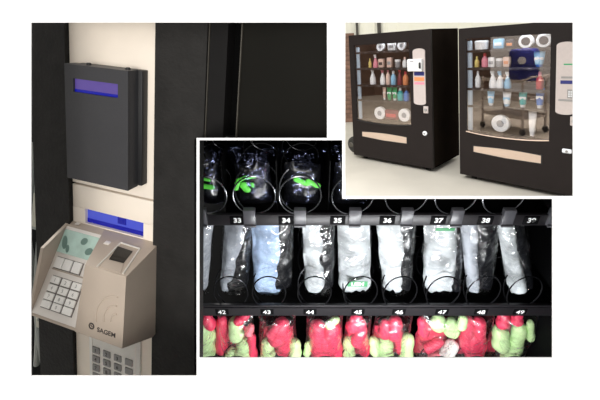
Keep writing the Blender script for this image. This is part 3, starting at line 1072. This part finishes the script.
def machine(ix, label, shelves, reader, bumper):
    base = Matrix.Translation((0, 0, 0))
    yaw = YAW[ix]
    if ix == 0:
        ox, oy = FRC[0][0] - math.cos(yaw) * W, FRC[0][1] + math.sin(yaw) * W
    else:
        ox, oy = FRC[1]
    base = Matrix.Translation((ox, oy, 0)) @ Matrix.Rotation(-yaw, 4, 'Z')
    H, sx, sh0 = ((1.872, 1.045, W * -0.045), (1.845, 1.022, -0.015))[ix]
    t = thing('vending_machine', label, 'vending machine', base @ Matrix.Translation((sh0, 0, 0)) @ Matrix.Diagonal((sx, 1, 1, 1)))
    b = 0.06
    wx0, wx1, wz0, wz1 = 0.080, 0.950, 0.585, 1.722
    # shell
    mb = MB()
    mb.box(0.0, 0.02, 0.045, D, b, H, 0.004)
    mb.box(W - 0.02, W, 0.045, D, b, H, 0.004)
    mb.box(0.0, W, 0.045, D, H - 0.02, H, 0.004)
    mb.box(0.0, W, 0.045, D, b, b + 0.02, 0.004)
    mb.box(0.0, W, D - 0.02, D, b, H, 0.004)
    mb.build('cabinet', M['vside'], t)
    mb = MB()
    mb.box(wx0 - 0.03, wx1 + 0.03, 0.52, 0.53, 0.3, H - 0.03)
    mb.box(wx0 - 0.035, wx0 - 0.025, 0.05, 0.53, 0.3, H - 0.03)
    mb.box(wx1 + 0.025, wx1 + 0.035, 0.05, 0.53, 0.3, H - 0.03)
    mb.box(wx0 - 0.03, wx1 + 0.03, 0.05, 0.53, 0.555, 0.565)
    part(mb.build('lining', M['vin'], t), 'dark interior lining')
    # door: frame around the window
    mb = MB()
    mb.box(0.0, wx0, 0.0, 0.04, b, H)
    mb.box(wx1, W, 0.0, 0.04, b, H)
    mb.box(wx0, wx1, 0.0, 0.04, wz1, H)
    # lower edge of the window sags in the middle
    n = 14
    pts = [(wx0 + (wx1 - wx0) * k / n, wz0 + 0.03 * (abs(2 * k / n - 1) ** 2.2)) for k in range(n + 1)]
    mb.prism([(wx0, b), *pts, (wx1, b)], 'y', 0.0, 0.04)
    dr = part(mb.build('door', M['vblack'], t, smooth=0), 'black door panel')
    mb = MB()
    mb.tube([(p[0], -0.001, p[1] - 0.004) for p in pts], 0.006, 8)
    mb.build('window_trim', M['slot'] if ix == 1 else M['vshelf'], dr)
    mb = MB()
    mb.box(wx0 - 0.002, wx1 + 0.002, 0.016, 0.021, wz0 - 0.002, wz1 + 0.002)
    part(mb.build('window_glass', M['vglass'], t), 'clear reflecting window')
    # inside: shelves, lamp
    for h in shelves:
        mb = MB()
        mb.box(wx0 - 0.02, wx1 + 0.02, 0.06, 0.5, h - 0.012, h - 0.002)
        mb.box(wx0 - 0.02, wx1 + 0.02, 0.05, 0.062, h - 0.03, h - 0.0015, 0.002)
        sh = mb.build('shelf', M['vshelf'], t)
        mb = MB()
        for q in range(9):
            if random.random() < 0.55:
                x = wx0 + 0.05 + q * 0.1
                mb.box(x, x + 0.035, 0.047, 0.051, h - 0.024, h - 0.008)
        if len(mb.bm.verts):
            mb.build('price_ticket', M['clip'], sh)
    mb = MB()
    mb.box(wx0 - 0.006, wx0 + 0.05, 0.055, 0.085, wz0 + 0.03, wz1 - 0.03, 0.012, 3)
    part(mb.build('lamp_tube', M['tube'], t), 'pale vertical light tube')
    # delivery flap: straight lower edge, bowed upper edge
    n = 12
    a0, a1 = 0.172, 0.880
    top = [(a1 - (a1 - a0) * k / n, 0.438 + 0.014 * math.sin(PI * k / n)) for k in range(n + 1)]
    mb = MB()
    mb.prism([(a0, 0.372), (0.526, 0.352), (a1, 0.354), *top], 'y', -0.006, 0.002)
    fl = part(mb.build('delivery_flap', M['slot'], t), 'pale steel delivery flap')
    mb = MB()
    mb.prism([(a0 - 0.012, 0.362), (0.526, 0.340), (a1 + 0.012, 0.342), (a1 + 0.012, 0.45), (0.526, 0.464), (a0 - 0.012, 0.45)], 'y', -0.003, 0.003)
    mb.build('flap_frame', M['vshelf'], fl)
    # coin panel
    c0, c1 = 1.005, 1.168
    arc = [((c0 + c1) / 2 + (c1 - c0) / 2 * math.cos(PI * k / 8), 1.60 + 0.035 * math.sin(PI * k / 8)) for k in range(9)]
    arc2 = [((c0 + c1) / 2 - (c1 - c0) / 2 * math.cos(PI * k / 8), 0.93 - 0.03 * math.sin(PI * k / 8)) for k in range(9)]
    mb = MB()
    mb.prism(arc + arc2, 'y', -0.014, 0.002)
    cp = part(mb.build('coin_panel', M['coin'], t), 'pale coin and keypad panel')
    mb = MB()
    if reader:
        mb.box(0.958, 1.152, -0.075, -0.010, 1.345, 1.502, 0.008)
        rdx = part(mb.build('card_reader', M['white'], t), 'white card reader on the panel')
        mb = MB()
        mb.box(1.115, 1.145, -0.079, -0.073, 1.38, 1.46, 0.004)
        mb.box(1.0, 1.05, -0.0765, -0.074, 1.47, 1.478)
        mb.build('card_slot', M['boxside'], rdx)
        for z, h, m in ((1.285, 0.05, 'p_navy'), (1.215, 0.05, 'p_orange'), (1.17, 0.03, 'p_pink')):
            mb = MB()
            mb.box(1.02, 1.155, -0.017, -0.013, z, z + h)
            mb.build('sticker', M[m], cp)
    else:
        for z, h, x0, m in ((1.405, 0.012, 1.07, 'p_green'), (1.215, 0.035, 1.045, 'p_navy'), (1.27, 0.02, 1.05, 'greykey'), (1.07, 0.09, 1.105, 'greykey'), (1.04, 0.02, 1.03, 'greykey')):
            mb = MB()
            mb.box(x0, 1.162, -0.017, -0.013, z, z + h)
            mb.build('sticker' if m != 'p_navy' else 'display', M[m], cp)
        for q in range(6):
            mb = MB()
            x, z = 1.115 + 0.018 * (q % 2), 1.085 + 0.022 * (q // 2)
            mb.box(x, x + 0.011, -0.02, -0.016, z, z + 0.014, 0.002)
            mb.build('key', M['p_white'], cp)
    # latch and lock button
    mb = MB()
    mb.box(1.135, 1.198, -0.02, 0.002, 0.795, 0.888, 0.006)
    lt = part(mb.build('latch', M['coin'], t), 'pale door latch')
    mb = MB()
    mb.lathe([(0, 0), (0.018, 0), (0.018, 0.012), (0, 0.014)], 16, Matrix.Translation((1.168, -0.02, 0.842)) @ Matrix.Rotation(PI / 2, 4, 'X'))
    mb.build('latch_button', M['greykey'], lt)
    xb = 1.143 if ix == 0 else 1.112
    mb = MB()
    if ix == 0:
        mb.lathe([(0, 0), (0.03, 0), (0.03, 0.012), (0.022, 0.018), (0, 0.018)], 20, Matrix.Translation((xb, 0.0, 0.525)) @ Matrix.Rotation(PI / 2, 4, 'X'))
    else:
        mb.box(xb - 0.042, xb + 0.042, -0.016, 0.002, 0.503, 0.548, 0.012, 3)
    lk = part(mb.build('lock', M['p_white'], t), 'small white lock plate')
    mb = MB()
    mb.lathe([(0, 0), (0.012, 0), (0.012, 0.01), (0, 0.012)], 12, Matrix.Translation((xb, -0.014, 0.525)) @ Matrix.Rotation(PI / 2, 4, 'X'))
    mb.build('keyhole', M['greykey'], lk)
    # base rail and feet
    mb = MB()
    mb.box(0.05, W - 0.05, 0.10, D - 0.05, 0.035, b + 0.002)
    mb.build('base_rail', M['vshelf'], t)
    for x, y in ((0.12, 0.12), (W - 0.12, 0.12), (0.12, D - 0.12), (W - 0.12, D - 0.12)):
        mb = MB()
        mb.lathe([(0, 0), (0.035, 0), (0.035, 0.014), (0.014, 0.02), (0.014, 0.055), (0, 0.055)], 14, Matrix.Translation((x, y, 0)))
        mb.build('foot', M['rubber'], t)
    if bumper:
        mb = MB()
        mb.lathe([(0, 0), (0.1, 0), (0.130, 0.025), (0.134, 0.06), (0.130, 0.115), (0.1, 0.14), (0, 0.14)], 28, Matrix.Translation((-0.004, 0.15, 0.205)) @ Matrix.Rotation(PI / 2, 4, 'X'))
        wl = part(mb.build('corner_bumper', M['rubber'], t), 'rounded black rubber piece at the lower corner')
        mb = MB()
        mb.lathe([(0, 0), (0.04, 0), (0.03, 0.012), (0, 0.014)], 16, Matrix.Translation((-0.055, 0.01, 0.205)) @ Matrix.Rotation(PI / 2, 4, 'X'))
        mb.build('bumper_cap', M['pipe'], wl)
    # interior light added under the top to brighten the goods
    ld = bpy.data.lights.new('goods_fill', 'AREA')
    ld.shape = 'RECTANGLE'
    ld.size, ld.size_y = 0.8, 0.04
    ld.energy = 2.6
    ld.color = (0.92, 0.96, 1.0)
    lo = bpy.data.objects.new('goods_fill', ld)
    COL.objects.link(lo)
    lo.parent = t
    lo.location = (0.515, 0.05, H - 0.05)
    lo.rotation_euler = (math.radians(8), 0, 0)
    return t, base


SH_A = (1.622, 1.385, 1.142, 0.922)
SH_B = (1.585, 1.378, 1.136, 0.930)
mA, bA = machine(0, 'black vending machine with white card reader and its dark side panel showing', SH_A, True, True)
mB, bB = machine(1, 'black vending machine with clear window reflecting a cart, cut off by the opening edge', SH_B, False, False)
FL = 0.570
GA, GB = 'goods in the machine with the card reader', 'goods in the machine without card reader'
for row in (
    ('roll', 0.424, SH_A[0], 0.125, 0.12, ('white', 'grey'), 'white roll nearest the lamp tube, top shelf of the card reader machine'),
    ('pack', 0.604, SH_A[0], 0.115, 0.12, ('white', 'grey'), 'white packet between two rolls on the top shelf of the card reader machine'),
    ('roll', 0.765, SH_A[0], 0.125, 0.12, ('white', 'grey'), 'white roll nearest the coin panel, top shelf of the card reader machine'),
    ('bottle', 0.224, SH_A[1], 0.045, 0.135, ('yellow', 'yellow'), 'slim yellow bottle on the second shelf of the card reader machine'),
    ('spray', 0.322, SH_A[1], 0.075, 0.19, ('pink', 'white'), 'pink bottle with white top on the second shelf of the card reader machine'),
    ('pack', 0.425, SH_A[1], 0.085, 0.125, ('peach', 'dark'), 'peach packet beside the pink bottle in the card reader machine'),
    ('pack', 0.563, SH_A[1], 0.075, 0.14, ('peach', 'grey'), 'peach and grey packet, middle of second shelf in the card reader machine'),
    ('tub', 0.690, SH_A[1], 0.080, 0.11, ('grey', 'white'), 'small grey tub with white lid in the card reader machine'),
    ('bottle', 0.800, SH_A[1], 0.070, 0.14, ('white', 'peach'), 'white bottle, coin panel end of second shelf in the card reader machine'),
    ('spray', 0.265, SH_A[2], 0.090, 0.235, ('white', 'white'), 'tall white bottle, lamp tube end of third shelf in the card reader machine'),
    ('spray', 0.435, SH_A[2], 0.080, 0.225, ('white', 'pink'), 'white bottle with pink top on the third shelf of the card reader machine'),
    ('bottle', 0.525, SH_A[2], 0.065, 0.225, ('peach', 'pink'), 'peach bottle in the middle of the third shelf of the card reader machine'),
    ('bottle', 0.612, SH_A[2], 0.080, 0.20, ('sky', 'white'), 'pale blue bottle on the third shelf of the card reader machine'),
    ('spray', 0.715, SH_A[2], 0.075, 0.24, ('maroon', 'red'), 'dark red bottle on the third shelf of the card reader machine'),
    ('bottle', 0.805, SH_A[2], 0.080, 0.19, ('orange', 'red'), 'orange bottle with red cap on the third shelf of the card reader machine'),
    ('tube', 0.454, SH_A[3], 0.055, 0.185, ('peach', 'white'), 'slim peach tube on the fourth shelf of the card reader machine'),
    ('tube', 0.538, SH_A[3], 0.082, 0.185, ('green', 'green'), 'green tube beside the peach one in the card reader machine'),
    ('tube', 0.626, SH_A[3], 0.082, 0.185, ('green', 'white'), 'green tube with white cap beside the teal bottle in the card reader machine'),
    ('bottle', 0.715, SH_A[3], 0.090, 0.185, ('teal', 'white'), 'teal bottle with white cap on the fourth shelf of the card reader machine'),
    ('bottle', 0.810, SH_A[3], 0.080, 0.185, ('blue', 'dark'), 'blue bottle, coin panel end of fourth shelf in the card reader machine'),
    ('roll', 0.374, FL + 0.065, 0.185, 0.18, ('white', 'grey'), 'large white roll, lamp tube side of floor in the card reader machine'),
    ('pack', 0.568, FL + 0.065, 0.225, 0.15, ('maroon', 'red'), 'dark red packet lying between two large white rolls'),
    ('roll', 0.777, FL + 0.065, 0.185, 0.18, ('white', 'grey'), 'large white roll, coin panel side of floor in the card reader machine'),
):
    product(*row, GA, bA)
for row in (
    ('tub', 0.205, SH_B[0], 0.150, 0.105, ('white', 'white'), 'white oval tub on the top shelf of the machine without card reader'),
    ('pack', 0.402, SH_B[0], 0.115, 0.115, ('sky', 'white'), 'pale blue packet on the top shelf of the machine without card reader'),
    ('pack', 0.522, SH_B[0], 0.085, 0.10, ('dark', 'orange'), 'dark packet with orange patch, top shelf of the machine without card reader'),
    ('roll', 0.689, SH_B[0], 0.150, 0.15, ('white', 'dark', 1), 'open white ring beside the dark packet on the top shelf'),
    ('roll', 0.863, SH_B[0], 0.150, 0.15, ('white', 'dark', 1), 'open white ring in the top shelf corner next to the pale coin panel'),
    ('bottle', 0.150, SH_B[1], 0.055, 0.13, ('yellow', 'yellow'), 'yellow bottle on the second shelf of the machine without card reader'),
    ('bottle', 0.244, SH_B[1], 0.075, 0.165, ('pink', 'red'), 'pink bottle with red cap beside yellow one in the machine without card reader'),
    ('pack', 0.324, SH_B[1], 0.070, 0.115, ('white', 'grey'), 'white packet beside the pink bottle in the machine without card reader'),
    ('tub', 0.408, SH_B[1], 0.072, 0.10, ('grey', 'white'), 'grey tub, middle of second shelf in the machine without card reader'),
    ('pack', 0.489, SH_B[1], 0.070, 0.115, ('peach', 'orange'), 'peach packet in front of the blue drum reflection'),
    ('tube', 0.818, SH_B[1], 0.115, 0.165, ('sky', 'blue'), 'pale blue tube, coin panel end of second shelf, machine without card reader'),
    ('bottle', 0.161, SH_B[2], 0.065, 0.20, ('white', 'white'), 'white bottle, outer end of third shelf, machine without card reader'),
    ('spray', 0.335, SH_B[2], 0.085, 0.20, ('white', 'white'), 'first of three white bottles standing together, counted from the outer side'),
    ('spray', 0.416, SH_B[2], 0.080, 0.20, ('white', 'sky'), 'white bottle with pale blue top, middle of three standing together'),
    ('spray', 0.499, SH_B[2], 0.075, 0.19, ('sky', 'white'), 'bluish white bottle, last of three towards the coin panel'),
    ('bottle', 0.826, SH_B[2], 0.075, 0.19, ('red', 'pink'), 'red bottle under the pale blue tube in the machine without card reader'),
    ('tube', 0.313, SH_B[3], 0.085, 0.175, ('sky', 'white'), 'pale blue tube on the fourth shelf of the machine without card reader'),
    ('tube', 0.491, SH_B[3], 0.095, 0.165, ('white', 'sky'), 'white tube with pale blue band, fourth shelf, machine without card reader'),
    ('tube', 0.660, SH_B[3], 0.090, 0.19, ('teal', 'white'), 'teal tube on the fourth shelf of the machine without card reader'),
    ('tube', 0.829, SH_B[3], 0.090, 0.22, ('blue', 'white'), 'blue tube, coin panel end of fourth shelf, machine without card reader'),
    ('roll', 0.426, FL + 0.06, 0.200, 0.2, ('white', 'grey'), 'large white roll alone on the floor of the machine without card reader'),
    ('tube', 0.759, FL + 0.045, 0.085, 0.285, ('white', 'white'), 'tall white tube standing on the floor near the large white roll'),
):
    product(*row, GB, bB)
# low bins that carry the goods on the floor of each machine
for base, h in ((bA, FL + 0.063), (bB, FL + 0.043)):
    t = mA if base is bA else mB
    mb = MB()
    mb.box(0.06, 0.97, 0.07, 0.5, FL - 0.004, h)
    mb.build('floor_tray', M['vin'], t)

# ---- yard
mb = MB()
mb.box(-7, 9, 0.9, 12, -0.1, 0.0)
struct(mb.build('floor', M['floor'], smooth=0))
mb = MB()
mb.box(-7, 9, 9.4, 9.5, 0, 4.2)
for k in range(60):
    x = -7 + k * 0.27
    mb.box(x, x + 0.03, 9.385, 9.4, 0, 4.2)
struct(mb.build('wall_back', M['wallback'], smooth=0))
mb = MB()
mb.box(-7.0, -6.9, 0.9, 9.4, 0, 4.2)
struct(mb.build('wall_left', M['wallside'], smooth=0))
for i, (x, w) in enumerate(((0.685, 0.05), (1.17, 0.075))):
    mb = MB()
    mb.box(x, x + w, 9.30, 9.384, 0, 4.2)
    struct(mb.build('trim_%d' % (i + 1), M['pipe'], smooth=0))
t = thing('brick_pillar', 'brown brick pillar in the narrow gap beside the machine with the card reader', 'pillar', Matrix.Translation((0.30, 9.1, 0)))
mb = MB()
for r in range(20):
    for c in range(2):
        off = 0.0 if r % 2 else -0.06
        mb.box(-0.16 + c * 0.24 + off, 0.07 + c * 0.24 + off, -0.12, 0.12, r * 0.1, r * 0.1 + 0.09, 0.006)
mb.build('bricks', M['brick'], t)
mb = MB()
mb.box(-0.2, 0.28, -0.115, 0.115, 0, 1.99)
mb.build('mortar', M['wallside'], t)
t = thing('downpipe', 'dark grey pipe standing against the pale wall above the brick pillar', 'pipe', Matrix.Translation((0.17, 9.2, 0)))
mb = MB()
mb.tube([(0, 0, 0), (0, 0, 2.0), (0, 0, 4.0)], 0.075, 14)
mb.build('pipe', M['pipe'], t)
mb = MB()
mb.tube([(-0.09, 0, 1.9), (0.09, 0, 1.9)], 0.085, 14)
mb.build('collar', M['pipe'], t)

# ---- the cart and drum that show as reflections
ct = thing('utility_cart', 'pale grey three shelf steel cart seen reflected in the machine window', 'cart', Matrix.Translation((-0.90, 3.11, 0)) @ Matrix.Rotation(math.radians(-20), 4, 'Z'))
for h in (0.30, 0.62, 0.93):
    mb = MB()
    mb.box(-0.48, 0.48, -0.28, 0.28, h - 0.02, h, 0.004)
    mb.box(-0.48, 0.48, -0.28, -0.265, h, h + 0.035)
    mb.box(-0.48, 0.48, 0.265, 0.28, h, h + 0.035)
    mb.build('shelf', M['cart'], ct)
for sx in (-1, 1):
    for sy in (-1, 1):
        mb = MB()
        mb.tube([(sx * 0.46, sy * 0.26, 0.1), (sx * 0.46, sy * 0.26, 0.55), (sx * 0.46, sy * 0.26, 0.98)], 0.022, 10)
        mb.build('post', M['cart'], ct)
        mb = MB()
        mb.lathe([(0, -0.018), (0.045, -0.018), (0.06, -0.01), (0.06, 0.01), (0.045, 0.018), (0, 0.018)], 18, Matrix.Translation((sx * 0.46, sy * 0.26, 0.06)) @ Matrix.Rotation(PI / 2, 4, 'X'))
        mb.build('castor', M['castor'], ct)
mb = MB()
mb.tube([(0.48, -0.26, 0.95), (0.62, -0.26, 1.02), (0.62, 0.26, 1.02), (0.48, 0.26, 0.95)], 0.016, 10)
mb.build('handle', M['cart'], ct)
dm = thing('drum', 'navy blue drum with a white six sided label standing on the cart', 'drum', ct.matrix_world @ Matrix.Translation((0.24, 0.0, 0.93)))
mb = MB()
mb.lathe([(0, 0), (0.22, 0), (0.235, 0.02), (0.235, 0.2), (0.245, 0.21), (0.235, 0.22), (0.235, 0.5), (0.2, 0.55), (0, 0.56)], 28)
mb.build('body', M['bluedrum'], dm)
for a in (85, 145, 205, 325):
    mb = MB()
    mm = Matrix.Rotation(math.radians(a), 4, 'Z') @ Matrix.Translation((0, -0.236, 0.36)) @ Matrix.Rotation(PI / 2, 4, 'X')
    mb.lathe([(0, 0), (0.07, 0), (0.07, 0.003), (0, 0.003)], 6, mm)
    mb.build('label_patch', M['p_white'], dm)

# ================================================================== light
w = bpy.data.worlds.new('daylight')
S.world = w
w.use_nodes = True
wn = w.node_tree
tc = wn.nodes.new('ShaderNodeTexCoord')
sx = wn.nodes.new('ShaderNodeSeparateXYZ')
mr = wn.nodes.new('ShaderNodeMapRange')
mr.interpolation_type = 'SMOOTHSTEP'
mr.inputs['From Min'].default_value = -0.45
mr.inputs['From Max'].default_value = 0.15
mr.inputs['To Min'].default_value = 0.22
mr.inputs['To Max'].default_value = 0.95
wn.links.new(tc.outputs['Generated'], sx.inputs['Vector'])
wn.links.new(sx.outputs['Z'], mr.inputs['Value'])
wn.links.new(mr.outputs['Result'], wn.nodes['Background'].inputs['Strength'])
wn.nodes['Background'].inputs['Color'].default_value = (1.0, 0.99, 0.97, 1)


def area(name, pos, target, size, size_y, energy, color=(1, 1, 1)):
    ld = bpy.data.lights.new(name, 'AREA')
    ld.shape = 'RECTANGLE'
    ld.size, ld.size_y = size, size_y
    ld.energy = energy
    ld.color = color
    o = bpy.data.objects.new(name, ld)
    COL.objects.link(o)
    o.location = pos
    o.rotation_euler = (Vector(target) - Vector(pos)).to_track_quat('-Z', 'Y').to_euler()
    return o


# fill light added close behind the camera, for the left opening
area('camera_fill', wpt((-0.14, 0.08, -0.38)), wpt((-0.15, 0.04, 0.38)), 0.20, 0.20, 2.1, (1.0, 0.95, 0.88))
area('board_fill', wpt((-0.15, 0.10, -1.7)), wpt((0.0, 0.10, 0.3)), 1.5, 1.2, 17.0, (1.0, 0.99, 0.97))  # soft light added to keep the white wall evenly bright
# unseen strip light added below the niche opening to brighten the lower bags
area('niche_fill', wpt((0.10, 0.335, 0.37)), wpt((0.10, 0.25, 0.52)), 0.30, 0.02, 1.3, (0.97, 0.99, 1.0))
# light added over the cart to strengthen its reflection
area('cart_fill', (-0.5, 2.9, 2.3), (-0.9, 3.11, 0.8), 0.6, 0.6, 95)
area('yard_fill', (-2.5, 2.2, 5.0), (1.6, 7.5, 1.0), 2.5, 2.5, 250, (1.0, 0.98, 0.94))  # unseen light added to brighten the yard's back wall and floor
